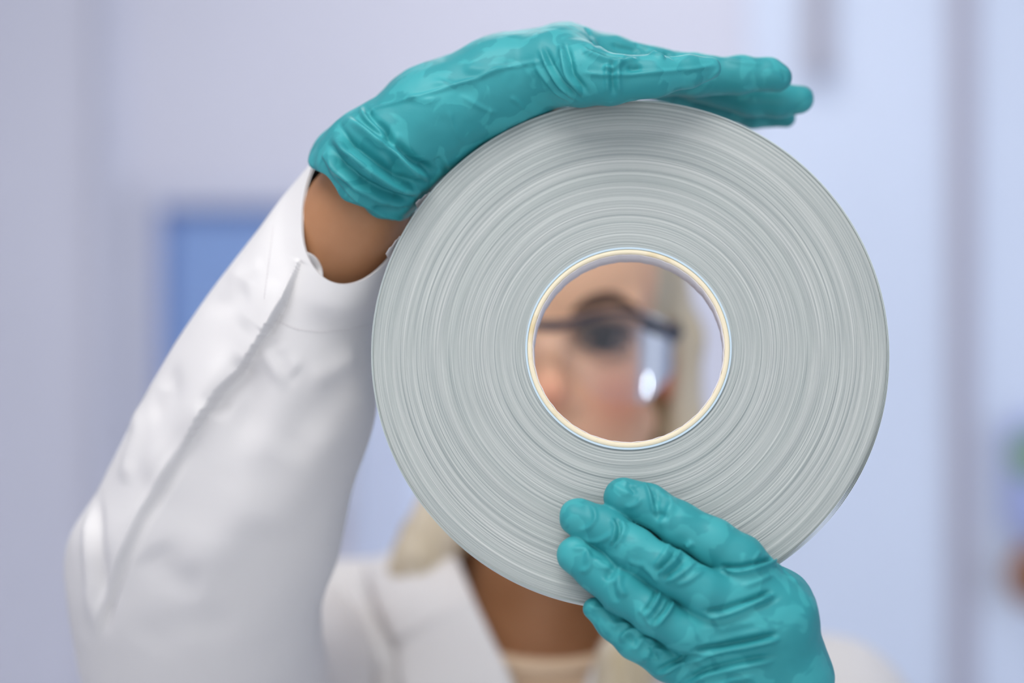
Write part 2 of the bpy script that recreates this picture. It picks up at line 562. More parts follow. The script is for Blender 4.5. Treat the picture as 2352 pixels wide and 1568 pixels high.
# window on the left of the back wall
wx0, wx1, wz1, wz0 = bx(318), bx(800), bz(425), bz(1180)
win = structure(empty('window_1', ((wx0 + wx1) / 2, YB, wz0)))
fw = 0.04
for nm, a in (('window_frame', (wx0, wx0 + fw, wz0, wz1)), ('window_frame', (wx1 - fw, wx1, wz0, wz1)),
              ('window_frame', (wx0 + fw, wx1 - fw, wz1 - fw, wz1)), ('window_frame', (wx0 + fw, wx1 - fw, wz0, wz0 + fw))):
    box(nm, a[0], a[1], YB - 0.03, YB, a[2], a[3], M['gasket'] if False else M['frame'], win, 0.003)
g = 0.022
for a in ((wx0 + fw, wx0 + fw + g, wz0 + fw, wz1 - fw), (wx1 - fw - g, wx1 - fw, wz0 + fw, wz1 - fw),
          (wx0 + fw + g, wx1 - fw - g, wz1 - fw - g, wz1 - fw), (wx0 + fw + g, wx1 - fw - g, wz0 + fw, wz0 + fw + g)):
    box('gasket', a[0], a[1], YB - 0.018, YB, a[2], a[3], M['gasket'], win)
box('pane', wx0 + fw + g, wx1 - fw - g, YB - 0.012, YB - 0.002, wz0 + fw + g, wz1 - fw - g, M['pane'], win)

# things on the back wall
d = empty('cable_duct', (bx(1877), YB, bz(165)), 'short grey vertical duct hanging high on the back wall, above the fingertips', 'duct')
box('housing', bx(1850), bx(1904), YB - 0.05, YB, bz(165), ZC, M['duct'], d, 0.008)
box('end_cap', bx(1846), bx(1908), YB - 0.054, YB, bz(165) - 0.012, bz(165) + 0.006, M['duct'], d, 0.003)
d = empty('wall_holder', (bx(2400), YB, bz(1230)), 'pale blue plastic holder with a green sticker at the right edge of the back wall', 'holder')
box('housing', bx(2300), bx(2480), YB - 0.07, YB - 0.012, bz(1225), bz(960), M['holder'], d, 0.015)

def disc_mesh(cx, y0, y1, cz, prof, n=40):
    V, F = [], []
    for (r, y) in prof:
        for i in range(n):
            a = 2 * math.pi * i / n
            V.append((cx + r * math.cos(a), y, cz + r * math.sin(a)))
    for j in range(len(prof) - 1):
        for i in range(n):
            k = (i + 1) % n
            F.append((j * n + i, j * n + k, (j + 1) * n + k, (j + 1) * n + i))
    F.append(tuple(range(n)))
    F.append(tuple((len(prof) - 1) * n + i for i in range(n))[::-1])
    return V, F
V, F = disc_mesh(bx(2358), 0, 0, bz(1040), [(0.042, YB - 0.07), (0.042, YB - 0.074), (0.038, YB - 0.076)])
mesh_obj('sticker', V, F, M['green'], d, False)
d = empty('coat_knob', (bx(2368), YB, bz(1312)), 'round orange-brown wooden knob at the right edge of the back wall, below the blue holder', 'knob')
V, F = disc_mesh(bx(2362), 0, 0, bz(1312), [(0.022, YB - 0.012), (0.020, YB - 0.05), (0.050, YB - 0.06), (0.056, YB - 0.075), (0.046, YB - 0.09), (0.015, YB - 0.094)])
mesh_obj('knob_head', V, F, M['wood'], d)
V, F = disc_mesh(bx(2362), 0, 0, bz(1312), [(0.03, YB - 0.012), (0.03, YB - 0.018), (0.026, YB - 0.02)])
mesh_obj('backplate', V, F, M['wood'], d)

for (x, y, w, l) in ((-0.35, 0.25, 1.16, 0.96), (0.2, 2.7, 1.16, 0.56)):
    d = empty('ceiling_light', (x, y, ZC), 'flat white ceiling light panel ' + ('over the person' if y < 1 else 'added near the back wall'), 'lamp')
    box('lamp_frame', x - w / 2, x + w / 2, y - l / 2, y + l / 2, ZC - 0.05, ZC, M['metal'], d, 0.005)
    box('diffuser', x - w / 2 + .03, x + w / 2 - .03, y - l / 2 + .03, y + l / 2 - .03, ZC - 0.056, ZC - 0.049, M['diffuser'], d)

# ------------------------------------------------------------------ tape roll
DY = 0.900
DC = P(1443, 798, DY)
TILT = math.radians(11.2)
l = np.array([0.0586, 1, 0]); l /= np.linalg.norm(l)
U = np.array([l[1], -l[0], 0])
NF = -l * math.cos(TILT) + np.array([0, 0, 1]) * math.sin(TILT)
VV = np.cross(U, -NF); VV = VV if VV[2] > 0 else -VV
RO, TH = 0.1165, 0.014
Mroll = Matrix(((U[0], -NF[0], VV[0]), (U[1], -NF[1], VV[1]), (U[2], -NF[2], VV[2])))
roll = empty('tape_roll', tuple(DC), 'large pale grey roll of paper tape with cream core held in gloved hands', 'roll')
roll.rotation_euler = Mroll.to_euler()

def face_y(px, py):
    """distance at which the roll's front face is met at px, py"""
    d = P(px, py, 1.0) - np.array([0, 0, CAM_Z])
    t = ((DC - np.array([0, 0, CAM_Z])) @ NF) / (d @ NF)
    return t * d[1]

def roll_part(name, V, F, material, smooth=True):
    me = mesh_obj(name, V, F, material, None, smooth)
    me.parent = roll
    return me

def ring_lathe(rs, ys, n=360, wob=None):
    """rs, ys profile (closed loop); optional radial wobble by angle"""
    a = np.linspace(0, 2 * np.pi, n, endpoint=False)
    rs = np.array(rs)[:, None] * np.ones(n)
    ys = np.array(ys)[:, None] * np.ones(n) if np.ndim(ys) == 1 else ys
    if wob is not None: rs = rs + wob(a)[None, :]
    V = np.stack([rs * np.cos(a), ys, rs * np.sin(a)], -1).reshape(-1, 3)
    m_ = rs.shape[0]
    j, i = np.meshgrid(np.arange(m_), np.arange(n), indexing='ij')
    k = (i + 1) % n; jj = (j + 1) % m_
    F = np.stack([j * n + i, jj * n + i, jj * n + k, j * n + k], -1).reshape(-1, 4)
    return V, F

# front profile with real ridges, the winding wandering a little round the roll
NR = 420
rr = np.linspace(0.0466, 0.1160, NR)
def prof1d(scale, seed):
    r_ = np.random.default_rng(seed)
    g_ = r_.normal(size=int(0.08 / scale) + 4)
    return lambda r: np.interp((r - 0.04) / scale, np.arange(len(g_)), g_)
p1, p2, p3 = prof1d(0.00035, 1), prof1d(0.0011, 2), prof1d(0.006, 3)
n_a = 300
aa = np.linspace(0, 2 * np.pi, n_a, endpoint=False)
R2 = rr[:, None] + 0.0004 * np.sin(aa * 2 + 1)[None, :] + 0.0002 * np.sin(aa * 5 + rr[:, None] * 300)
H = -(0.00004 * p1(R2) + 0.00005 * p2(R2) + 0.00010 * p3(R2))
edge = np.clip((rr - 0.1135) / 0.0025, 0, 1)[:, None]
H = H + 0.0007 * edge ** 2
front = H
back = np.full((2, n_a), TH)
rs = np.concatenate([rr, [0.1160, 0.0466]])
ys = np.concatenate([front, back])
V, F = ring_lathe(rs, ys, n_a)
o = roll_part('wound_tape', V, F, M['tape'])
o['kind'] = 'stuff'
V, F = ring_lathe([0.0457, 0.0466, 0.0466, 0.0457], [-0.0004, -0.0004, TH, TH], 180)
roll_part('inner_wrap', V, F, M['tape_blue'], False)
cwr = lambda a: 0.00008 * np.sin(a * 31) + 0.00006 * np.sin(a * 57 + 1)
V, F = ring_lathe([0.0434, 0.0437, 0.0454, 0.0457, 0.0457, 0.0434], [0.0002, -0.0002, -0.0002, 0.0002, TH, TH], 220)
roll_part('cardboard_core', V, F, M['core'])
V, F = ring_lathe([0.0430, 0.0434, 0.0434, 0.0430], [0.0003, 0.0003, TH, TH], 220, cwr)
roll_part('core_lining', V, F, M['core_in'])
# loose outer turns opening at the lower right
for q in range(4):
    g0 = 0.1160 + 0.0001 + q * 0.00022
    def wob(a, q=q):
        d_ = (a - math.radians(325) + np.pi) % (2 * np.pi) - np.pi
        return 0.00030 * (q) * np.exp(-(d_ / 0.42) ** 2)
    V, F = ring_lathe([g0, g0 + 0.00013, g0 + 0.00013, g0], [0.0002 + 0.0003 * (q % 2), 0.0002 + 0.0003 * (q % 2), TH, TH], 300, wob)
    roll_part('loose_turn', V, F, M['tape_plain'], False)
# two torn tape ends standing off the rim
def flake(px, py, dx, dy, ln_):
    c = P(px, py, face_y(px, py) + 0.0015)
    inv = Mroll.transposed()
    c = np.array(inv @ Vector(c - DC))
    t = np.array([dx, 0, -dy]) / math.hypot(dx, dy)
    nn = np.array([c[0], 0, c[2]]); nn /= np.linalg.norm(nn)
    V, F = [], []
    N_ = 8
    for i in range(N_):
        s = i / (N_ - 1)
        p = c - nn * 0.0013 * (1 - s) + t * ln_ * (s - 1) + nn * 0.0008 * s
        w = 0.001 * math.sin(i * 2.1)
        for yy, th in ((w, 0), (TH * .8, 0), (TH * .8, -.00018), (w, -.00018)):
            V.append(p + np.array([0, yy, 0]) + nn * th)
    for i in range(N_ - 1):
        for k in range(4):
            F.append((i * 4 + k, i * 4 + (k + 1) % 4, (i + 1) * 4 + (k + 1) % 4, (i + 1) * 4 + k))
    F.append((0, 1, 2, 3)); F.append(tuple((N_ - 1) * 4 + k for k in (3, 2, 1, 0)))
    roll_part('tape_end', V, F, M['core_in'], False)
flake(957, 468, -30, 40, 0.008)
flake(889, 583, -22, 45, 0.010)

# ------------------------------------------------------------------ person
X0 = (1262 - 1176) / FX * 1.235
person = empty('person', (X0, 1.34, 0), 'person in white lab coat and teal gloves looking through the roll with safety goggles on', 'person')

mm = lambda px, y: px / FX * y     # size in the room of px pixels at distance y

# ---- upper glove (her right hand, laid over the top of the roll, little finger nearest)
def S3(px, py, y, r):  # chain point with radius in pixels
    return (P(px, py, y), mm(r, y))
def D3(px, py, r):     # the little-finger side
    return r

lo = P(660, 600, 0.87); hi = P(1920, 20, 1.06)
f = Field((lo[0], 0.885, P(0, 560, 0.95)[2]), (P(1900, 0, 1.0)[0], 1.035, P(0, 20, 0.9)[2] + 0.006), 0.00068)
palm = f.new()
for (dy_, ddy, rk) in ((0.932, 0, 1.0), (0.952, -4, 0.97), (0.972, 4, 0.92), (0.990, 20, 0.85)):
    s = dy_ / 0.932
    pts = [S3(862 + (dy_ - .932) * 300, 382 + ddy, dy_, 122 * rk), S3(1000, 268 + ddy, dy_, 104 * rk),
           S3(1150, 196 + ddy, dy_, 97 * rk), S3(1292, 148 + ddy, dy_, 90 * rk)]
    f.chain(palm, pts, 0.012)
f.chain(palm, [S3(862, 382, .935, 122), S3(800, 445, .955, 118), S3(760, 500, .965, 112)], 0.01)
fing = []
def finger(pts, k=0.003, squash=None):
    A = f.new(); f.chain(A, pts, k, squash=squash); fing.append(A)
finger([S3(1270, 156, .922, 86), S3(1335, 170, .913, 74), S3(1400, 182, .908, 57), S3(1500, 177, .907, 48), S3(1580, 164, .911, 37), S3(1632, 156, .913, 25)])
finger([S3(1300, 135, .948, 76), S3(1400, 148, .946, 66), S3(1500, 166, .945, 55), S3(1600, 173, .944, 47), S3(1700, 173, .943, 43), S3(1765, 171, .943, 37), S3(1786, 178, .943, 32)])
finger([S3(1310, 130, .968, 74), S3(1400, 132, .968, 50), S3(1480, 150, .968, 42), S3(1600, 190, .967, 41), S3(1720, 226, .966, 40), S3(1790, 230, .965, 38), S3(1836, 229, .965, 33)])
finger([S3(1310, 150, .985, 70), S3(1480, 180, .988, 42), S3(1620, 225, .988, 38), S3(1730, 258, .986, 34), S3(1806, 270, .985, 22)])
finger([S3(960, 340, .985, 80), S3(1040, 400, 1.0, 62), S3(1130, 440, 1.0, 52), S3(1230, 480, .985, 45), S3(1290, 520, .975, 40)], 0.006)
tot = None
for A in fing:
    B = smin(A, palm, 0.006)
    tot = B if tot is None else smin(tot, B, 0.0008)
# ragged cuff edge: cut across the forearm axis, hollow inside
W_ELB = P(330, 1320, 1.02); W_WR = P(862, 400, .947)
axis = (W_ELB - W_WR); axis /= np.linalg.norm(axis)
cutp = P(836, 422, .947) + axis * 0.002
X, Y, Z = f.grid((slice(None),) * 3)
dcut = (X - cutp[0]) * axis[0] + (Y - cutp[1]) * axis[1] + (Z - cutp[2]) * axis[2] + 0.0022 * np.sin(X * 210 + Z * 160) + 0.001 * np.sin(X * 420)
tot = np.maximum(tot, dcut.astype(np.float32))
hol = f.new()
f.chain(hol, [(W_WR - axis * 0.01, 0.0232), (W_WR + axis * 0.03, 0.0262)], 0.001)
hol = np.maximum(hol, -(dcut + 0.012))
tot = np.maximum(tot, -hol).astype(np.float32)
# clear the tape roll out of the palm
rd = (X - DC[0]) * U[0] + (Y - DC[1]) * U[1] + (Z - DC[2]) * U[2]
rv = (X - DC[0]) * VV[0] + (Y - DC[1]) * VV[1] + (Z - DC[2]) * VV[2]
rn = -((X - DC[0]) * NF[0] + (Y - DC[1]) * NF[1] + (Z - DC[2]) * NF[2])
dr = np.maximum(np.sqrt(rd * rd + rv * rv) - (RO + 0.0010), np.maximum(-rn - 0.0010, rn - TH - 0.0010))
tot = (-smin(-tot, dr.astype(np.float32), 0.001)).astype(np.float32)
GV, GF = f.mesh(tot, 2)
sc = Sculpt(GV, GF)
sc.gain = 1.3
st = sc.stroke
# knuckle folds
st([(1240, 100), (1262, 150), (1290, 195), (1335, 232)], .0016, .0018, 'fold')
st([(1290, 90), (1300, 130), (1310, 175), (1350, 225)], .0022, .0020, 'fold')
st([(1225, 130), (1240, 165), (1275, 210), (1310, 236)], .0010, .0014, 'ridge')
st([(1340, 100), (1352, 118), (1400, 135), (1440, 140)], .0018, .0022, 'fold')
st([(1345, 60), (1360, 85), (1372, 110)], .0010, .0014, 'groove')
st([(1330, 165), (1380, 172), (1440, 172), (1520, 165), (1600, 158), (1652, 148)], .0009, .0010, 'ridge', .12)
st([(1408, 132), (1406, 170), (1410, 222)], .0013, .0012, 'groove')
st([(1392, 140), (1394, 175), (1396, 222)], .0008, .0009, 'ridge')
st([(1422, 138), (1420, 175), (1424, 222)], .0008, .0009, 'ridge')
st([(1440, 150), (1452, 162), (1475, 150)], .0015, .0015, 'groove')
st([(1380, 148), (1398, 160), (1420, 150), (1440, 138), (1470, 140)], .0014, .0013, 'ridge')
st([(1480, 118), (1510, 128), (1530, 138)], .0014, .0016, 'ridge')
st([(1400, 95), (1420, 108), (1450, 112), (1470, 122)], .0012, .0016, 'groove')
st([(1455, 98), (1480, 112), (1500, 125)], .0010, .0014, 'groove')
st([(1520, 120), (1545, 130), (1560, 140)], .0010, .0012, 'groove')
st([(1655, 135), (1700, 142), (1760, 150)], .0006, .0012, 'ridge')
st([(1790, 160), (1806, 172), (1800, 190)], .0007, .001, 'groove')
st([(1620, 185), (1640, 172), (1655, 155)], .0005, .001, 'ridge')
# long seam-like crease on the edge of the hand
st([(825, 262), (900, 238), (1000, 210), (1100, 180), (1140, 160), (1200, 148), (1260, 140)], .0007, .0010, 'ridge', .1)
st([(1060, 150), (1100, 163), (1160, 160)], .0008, .003, 'ridge')
st([(980, 185), (1040, 195), (1110, 185)], .0007, .0022, 'ridge')
st([(915, 218), (960, 228), (1010, 232)], .0006, .0018, 'ridge')
st([(1050, 215), (1110, 250), (1150, 262)], .0005, .0012, 'ridge')
st([(1170, 220), (1195, 240), (1215, 262)], .0006, .0010, 'ridge')
st([(1030, 250), (1040, 290), (1060, 330)], .0004, .0010, 'ridge')
# gathered cuff
sc.gain = 1.7
st([(795, 260), (850, 300), (900, 340), (950, 385), (1010, 410)], .0030, .0032, 'fold')
st([(760, 300), (810, 345), (860, 385), (910, 420), (980, 440)], .0034, .0034, 'fold')
st([(745, 330), (780, 385), (830, 425), (880, 450), (950, 470)], .0026, .0030, 'fold')
st([(800, 400), (850, 440), (900, 462), (960, 455)], .0024, .0024, 'groove')
st([(850, 475), (890, 485), (940, 480)], .0015, .0016, 'groove')
st([(830, 240), (845, 270), (880, 300), (895, 330)], .0016, .0020, 'fold')
st([(870, 330), (900, 360), (915, 400)], .0016, .0018, 'groove')
st([(915, 300), (905, 340), (930, 380), (960, 410)], .0012, .0018, 'ridge')
st([(970, 370), (985, 400), (1000, 420)], .0012, .0018, 'groove')
st([(1000, 360), (1020, 385), (1030, 400)], .0010, .0016, 'groove')
st([(770, 280), (790, 300), (800, 330), (812, 360)], .0012, .0016, 'groove')
st([(740, 350), (775, 410), (830, 465), (880, 498), (930, 500)], .0009, .0012, 'ridge', .05)
nf = 0.0004 * vnoise(GV * 90) + 0.0002 * vnoise(GV * 220)
cuffm = np.exp(-np.clip((GV - cutp) @ -axis, 0, 1) / 0.018)
nf += cuffm * 0.0018 * vnoise(GV * np.array([120, 120, 120]))
sc.add(nf)
GV = sc.apply(1)
mesh_obj('glove', GV, GF, M['glove'], person)['label'] = 'teal glove laid palm down over the top of the roll'
del palm, fing, tot, hol, X, Y, Z, rd, rv, rn, dr, dcut

# ---- lower glove (her left hand, back of the hand to us, fingers on the face of the roll)
f = Field((P(1240, 0, .89)[0], 0.845, P(0, 1760, .9)[2]), (P(1960, 0, .93)[0], 0.965, P(0, 1070, .88)[2]), 0.00062)
def Q3(px, py, r, lift=0.0):
    y = face_y(px, py) - mm(r, .88) - 0.0008 - lift
    return (P(px, py, y), mm(r, y))
palm = f.new()
f.chain(palm, [S3(1722, 1332, .866, 56), S3(1790, 1420, .868, 74), S3(1810, 1560, .876, 88), S3(1790, 1720, .893, 100)], .012)
f.chain(palm, [S3(1680, 1385, .862, 56), S3(1740, 1460, .866, 72), S3(1760, 1580, .876, 84), S3(1760, 1720, .893, 95)], .012)
f.chain(palm, [S3(1640, 1462, .863, 52), S3(1700, 1530, .868, 66), S3(1720, 1620, .878, 80), S3(1740, 1740, .895, 90)], .012)
f.chain(palm, [S3(1590, 1540, .868, 44), S3(1640, 1590, .872, 60), S3(1680, 1660, .882, 76), S3(1720, 1740, .897, 85)], .012)
f.chain(palm, [S3(1735, 1345, .875, 48), S3(1790, 1378, .882, 50), S3(1805, 1480, .892, 66)], .012)
fing = []
finger([Q3(1432, 1143, 46), Q3(1490, 1160, 47, .001), Q3(1560, 1205, 50, .003), S3(1640, 1245, .868, 54), S3(1700, 1285, .866, 55), S3(1735, 1325, .866, 54)])
finger([Q3(1328, 1188, 45), Q3(1390, 1212, 47, .001), Q3(1455, 1262, 51, .005), S3(1540, 1312, .860, 50), S3(1620, 1360, .858, 53), S3(1690, 1385, .861, 54)])
finger([Q3(1320, 1272, 42), Q3(1370, 1312, 45, .001), Q3(1430, 1360, 48, .005), S3(1500, 1408, .860, 47), S3(1580, 1455, .860, 50), S3(1650, 1470, .863, 52)])
finger([S3(1366, 1398, .873, 28), S3(1405, 1432, .871, 33), S3(1460, 1475, .868, 39), S3(1530, 1520, .868, 42), S3(1600, 1545, .870, 46)])
finger([S3(1785, 1500, .902, 68), S3(1748, 1380, .918, 52), S3(1700, 1280, .925, 46), S3(1650, 1190, .925, 44), S3(1630, 1140, .922, 40)], .006)
tot = None
for A in fing:
    B = smin(A, palm, 0.005)
    tot = B if tot is None else smin(tot, B, 0.0008)
X, Y, Z = f.grid((slice(None),) * 3)
rd = (X - DC[0]) * U[0] + (Y - DC[1]) * U[1] + (Z - DC[2]) * U[2]
rv = (X - DC[0]) * VV[0] + (Y - DC[1]) * VV[1] + (Z - DC[2]) * VV[2]
rn = -((X - DC[0]) * NF[0] + (Y - DC[1]) * NF[1] + (Z - DC[2]) * NF[2])
dr = np.maximum(np.sqrt(rd * rd + rv * rv) - (RO + 0.0012), np.maximum(-rn - 0.0006, rn - TH - 0.0006))
tot = (-smin(-tot, dr.astype(np.float32), 0.001)).astype(np.float32)
GV, GF = f.mesh(tot, 2)
sc = Sculpt(GV, GF)
sc.gain = 1.3
st = sc.stroke
# nails pressing through
st([(1345, 1148), (1366, 1170), (1370, 1195), (1352, 1213), (1325, 1220)], .0008, .0010, 'ridge')
st([(1300, 1150), (1330, 1150), (1350, 1170), (1345, 1200), (1310, 1205)], .0004, .0030, 'groove')
st([(1440, 1108), (1455, 1125), (1460, 1138)], .0007, .0011, 'groove')
st([(1400, 1105), (1430, 1130), (1462, 1136)], .0006, .0012, 'ridge')
st([(1425, 1100), (1455, 1120), (1475, 1110)], .0005, .0010, 'ridge')
st([(1310, 1252), (1325, 1262), (1345, 1258), (1352, 1280), (1340, 1300)], .0010, .0013, 'ridge')
st([(1345, 1262), (1360, 1285), (1352, 1310), (1325, 1312)], .0009, .0012, 'ridge')
# index creases
st([(1478, 1100), (1495, 1125), (1502, 1160), (1510, 1185)], .0012, .0013, 'fold')
st([(1500, 1112), (1515, 1140), (1508, 1165)], .0010, .0012, 'groove')
st([(1462, 1140), (1475, 1150), (1450, 1165), (1430, 1162)], .0007, .0013, 'ridge')
st([(1525, 1130), (1545, 1160), (1530, 1190), (1512, 1215)], .0014, .0020, 'ridge')
st([(1500, 1185), (1520, 1180), (1540, 1195)], .0012, .0016, 'groove')
st([(1575, 1255), (1585, 1250), (1592, 1243)], .0012, .0012, 'ridge')
# middle finger creases
st([(1330, 1235), (1370, 1245), (1400, 1232), (1415, 1215)], .0008, .0012, 'ridge')
st([(1405, 1185), (1420, 1210), (1415, 1240), (1400, 1258)], .0014, .0014, 'fold')
st([(1425, 1190), (1436, 1215), (1425, 1245), (1402, 1262)], .0013, .0013, 'ridge')
st([(1500, 1305), (1530, 1270), (1538, 1245)], .0012, .0013, 'ridge')
st([(1505, 1320), (1545, 1285), (1562, 1258)], .0016, .0013, 'fold')
st([(1520, 1332), (1560, 1300), (1580, 1270)], .0015, .0013, 'groove')
st([(1525, 1340), (1575, 1310), (1600, 1285)], .0013, .0012, 'ridge')
st([(1475, 1300), (1495, 1312), (1512, 1340)], .0010, .0012, 'ridge')
st([(1545, 1345), (1590, 1330), (1620, 1305)], .0009, .0012, 'ridge')
st([(1440, 1285), (1470, 1300), (1490, 1295)], .0007, .0012, 'ridge')
# ring finger creases
st([(1392, 1335), (1400, 1310), (1420, 1300)], .0014, .0016, 'groove')
st([(1360, 1275), (1380, 1300), (1400, 1305), (1425, 1310)], .0010, .0016, 'ridge')
st([(1425, 1310), (1420, 1345), (1440, 1375)], .0012, .0015, 'ridge')
st([(1475, 1420), (1505, 1380), (1515, 1350)], .0014, .0013, 'fold')
st([(1500, 1440), (1530, 1405), (1545, 1375)], .0018, .0013, 'fold')
st([(1485, 1430), (1512, 1400), (1530, 1365)], .0012, .0012, 'groove')
st([(1460, 1400), (1480, 1405), (1500, 1445)], .0010, .0012, 'ridge')
st([(1410, 1330), (1405, 1355), (1420, 1385)], .0010, .0014, 'groove')
# little finger creases
st([(1345, 1385), (1365, 1400), (1400, 1395)], .0006, .0012, 'ridge')
st([(1400, 1440), (1425, 1430), (1450, 1440)], .0012, .0015, 'ridge')
st([(1420, 1475), (1450, 1445), (1480, 1455)], .0014, .0015, 'ridge')
st([(1450, 1500), (1475, 1465), (1510, 1478)], .0015, .0015, 'ridge')
st([(1475, 1525), (1495, 1490), (1535, 1500)], .0014, .0015, 'ridge')
st([(1435, 1455), (1455, 1468), (1465, 1490)], .0010, .0013, 'groove')
st([(1490, 1480), (1505, 1500), (1510, 1520)], .0010, .0013, 'groove')
# web folds and tension folds across the back
st([(1650, 1308), (1700, 1308), (1740, 1298), (1785, 1284)], .0022, .0016, 'fold', .12)
st([(1610, 1408), (1660, 1405), (1720, 1385), (1780, 1360)], .0022, .0017, 'fold', .15)
st([(1580, 1502), (1640, 1492), (1710, 1480), (1795, 1460)], .0024, .0018, 'fold', .15)
st([(1500, 1552), (1540, 1530), (1580, 1512), (1640, 1500)], .0018, .0016, 'fold')
st([(1560, 1575), (1620, 1545), (1700, 1525), (1790, 1510)], .0018, .0018, 'fold')
st([(1620, 1590), (1680, 1560), (1740, 1550)], .0012, .0016, 'ridge')
st([(1700, 1350), (1740, 1335), (1780, 1315)], .0008, .0012, 'ridge')
st([(1600, 1445), (1680, 1440), (1750, 1420)], .0006, .0016, 'ridge')
st([(1620, 1480), (1690, 1460), (1770, 1445)], .0008, .0014, 'ridge')
st([(1700, 1400), (1750, 1390), (1800, 1365)], .0007, .0012, 'groove')
st([(1735, 1300), (1728, 1292), (1750, 1260)], .0006, .0008, 'ridge')
st([(1780, 1288), (1800, 1310), (1840, 1345)], .0006, .0012, 'ridge')
nf = 0.00035 * vnoise(GV * 90) + 0.00018 * vnoise(GV * 220)
sc.add(nf)
GV = sc.apply(1)
mesh_obj('glove', GV, GF, M['glove'], person)['label'] = 'teal glove with its fingers resting on the face of the roll'
del palm, fing, tot, X, Y, Z, rd, rv, rn, dr

# ---- body: head, neck, chest, arms as one surface
O = P(1262, 775, 1.235)
def h3(x, y, z): return O + np.array([x, y, z])
f = Field((-0.30, 0.86, 1.08), (0.36, 1.50, 1.66), 0.0026)
B = f.new()
f.ell(B, h3(0, .078, .035), (.076, .095, .092), .01)
f.ell(B, h3(0, .040, .045), (.064, .052, .052), .02)
f.ell(B, h3(0, .045, -.045), (.058, .062, .070), .02)
for s in (-1, 1):
    f.ell(B, h3(s * .038, .018, -.030), (.027, .025, .028), .015)
    f.cone(B, h3(s * .058, .07, -.055), .014, h3(s * .018, .005, -.105), .015, .02)
    f.ell(B, h3(s * .033, -.010, -.001), (.019, .013, .0125), .010, True)
    f.cone(B, h3(s * .012, -.004, .019), .006, h3(s * .050, .008, .019), .008, .008)
    f.ell(B, h3(s * .033, .0065, 0), (.0148, .0148, .0145), .003)
    f.cone(B, h3(s * .020, -.0115, -.0008), .0028, h3(s * .046, -.0075, -.0008), .0024, .002, True)
    f.ell(B, h3(s * .0115, -.012, -.041), (.0085, .009, .0075), .004)
    f.ell(B, h3(s * .077, .088, -.012), (.009, .020, .032), .004)
    f.ell(B, h3(s * .084, .084, -.006), (.006, .011, .018), .004, True)
f.ell(B, h3(0, .004, -.104), (.020, .018, .017), .015)
f.cone(B, h3(0, -.002, .010), .008, h3(0, -.020, -.028), .009, .010)
f.ell(B, h3(0, -.024, -.034), (.011, .010, .010), .006)
f.cone(B, h3(-.018, -.002, -.068), .004, h3(0, -.010, -.065), .006, .004)
f.cone(B, h3(.018, -.002, -.068), .004, h3(0, -.010, -.065), .006, .004)
f.cone(B, h3(-.014, -.002, -.076), .005, h3(.014, -.002, -.076), .005, .004)
f.cone(B, h3(0, -.008, -.076), .006, h3(0, -.007, -.077), .006, .004)
f.chain(B, [(h3(0, .085, -.06), .050), (h3(0, .092, -.14), .053), (h3(0, .105, -.22), .058)], .02)
f.chain(B, [(np.array([X0 - .13, 1.355, 1.255]), .030), (np.array([X0, 1.355, 1.285]), .040), (np.array([X0 + .15, 1.355, 1.235]), .030)], .03)
f.ell(B, (X0, 1.35, 1.16), (.15, .075, .17), .05)
for s in (-1, 1):  # collar bones and neck cords
    f.cone(B, (X0 + s * .015, 1.285, 1.270), .008, (X0 + s * .10, 1.325, 1.270), .008, .02)
    f.cone(B, (X0 + s * .012, 1.288, 1.275), .007, (X0 + s * .055, 1.33, 1.39), .010, .02)
f.chain(B, [(np.array([-.125, 1.325, 1.265]), .044), (P(410, 1360, 1.04), .032), (W_ELB * .72 + W_WR * .28 + np.array([.012, 0, 0]), .032), (W_ELB + (W_WR - W_ELB) * .6, .0285), (W_WR + axis * .03 + np.array([.0022, 0, 0]), .0245), (W_WR + np.array([.001, 0, 0]), .0222)], .01)
ELB2 = np.array([.25, 1.08, 1.17]); WR2 = P(1775, 1690, .892)
f.chain(B, [(np.array([.20, 1.34, 1.225]), .040), (ELB2, .038), (ELB2 + (WR2 - ELB2) * .35, .036), (WR2, .022)], .01)
BV, BF = f.mesh(B, 2)
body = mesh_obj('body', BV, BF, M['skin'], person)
del B
# second, finer skin tone zones are painted as attributes: lips and ear flush, face lightened against shade
me = body.data
att = me.color_attributes.new('flush', 'FLOAT_COLOR', 'POINT')
rel = np.array([v.co[:] for v in me.vertices]) - O
fl = np.exp(-(((np.abs(rel[:, 0]) - .078) / .016) ** 2 + ((rel[:, 1] - .088) / .03) ** 2 + ((rel[:, 2] + .012) / .035) ** 2))
fl = np.maximum(fl, 0.55 * np.exp(-(((np.abs(rel[:, 0]) - .042) / .022) ** 2 + ((rel[:, 1] - .0) / .04) ** 2 + ((rel[:, 2] + .038) / .022) ** 2)))
fl = np.maximum(fl, 0.5 * np.exp(-(((rel[:, 0]) / .014) ** 2 + ((rel[:, 1] + .03) / .02) ** 2 + ((rel[:, 2] + .036) / .016) ** 2)))
lipm = np.exp(-((rel[:, 0] / .022) ** 4 + ((rel[:, 1] + .012) / .02) ** 4 + ((rel[:, 2] + .070) / .010) ** 4))
eyem = 0.9 * np.exp(-(((np.abs(rel[:, 0]) - .034) / .019) ** 4 + ((rel[:, 1] - .0) / .03) ** 4 + ((rel[:, 2] - .002) / .0115) ** 4))
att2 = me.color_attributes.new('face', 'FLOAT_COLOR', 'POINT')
face_lift = np.clip((rel[:, 2] + .135) / .03, 0, 1) * np.clip((.09 - rel[:, 1]) / .03, 0, 1) * np.clip((.105 - np.abs(rel[:, 0])) / .02, 0, 1) * (rel[:, 1] > -.06)  # lighter face colour makes up for the roll's shade on it
att2.data.foreach_set('color', np.repeat(face_lift, 4).astype(np.float32))
colr = np.stack([fl, lipm, eyem, np.ones_like(fl)], 1).astype(np.float32)
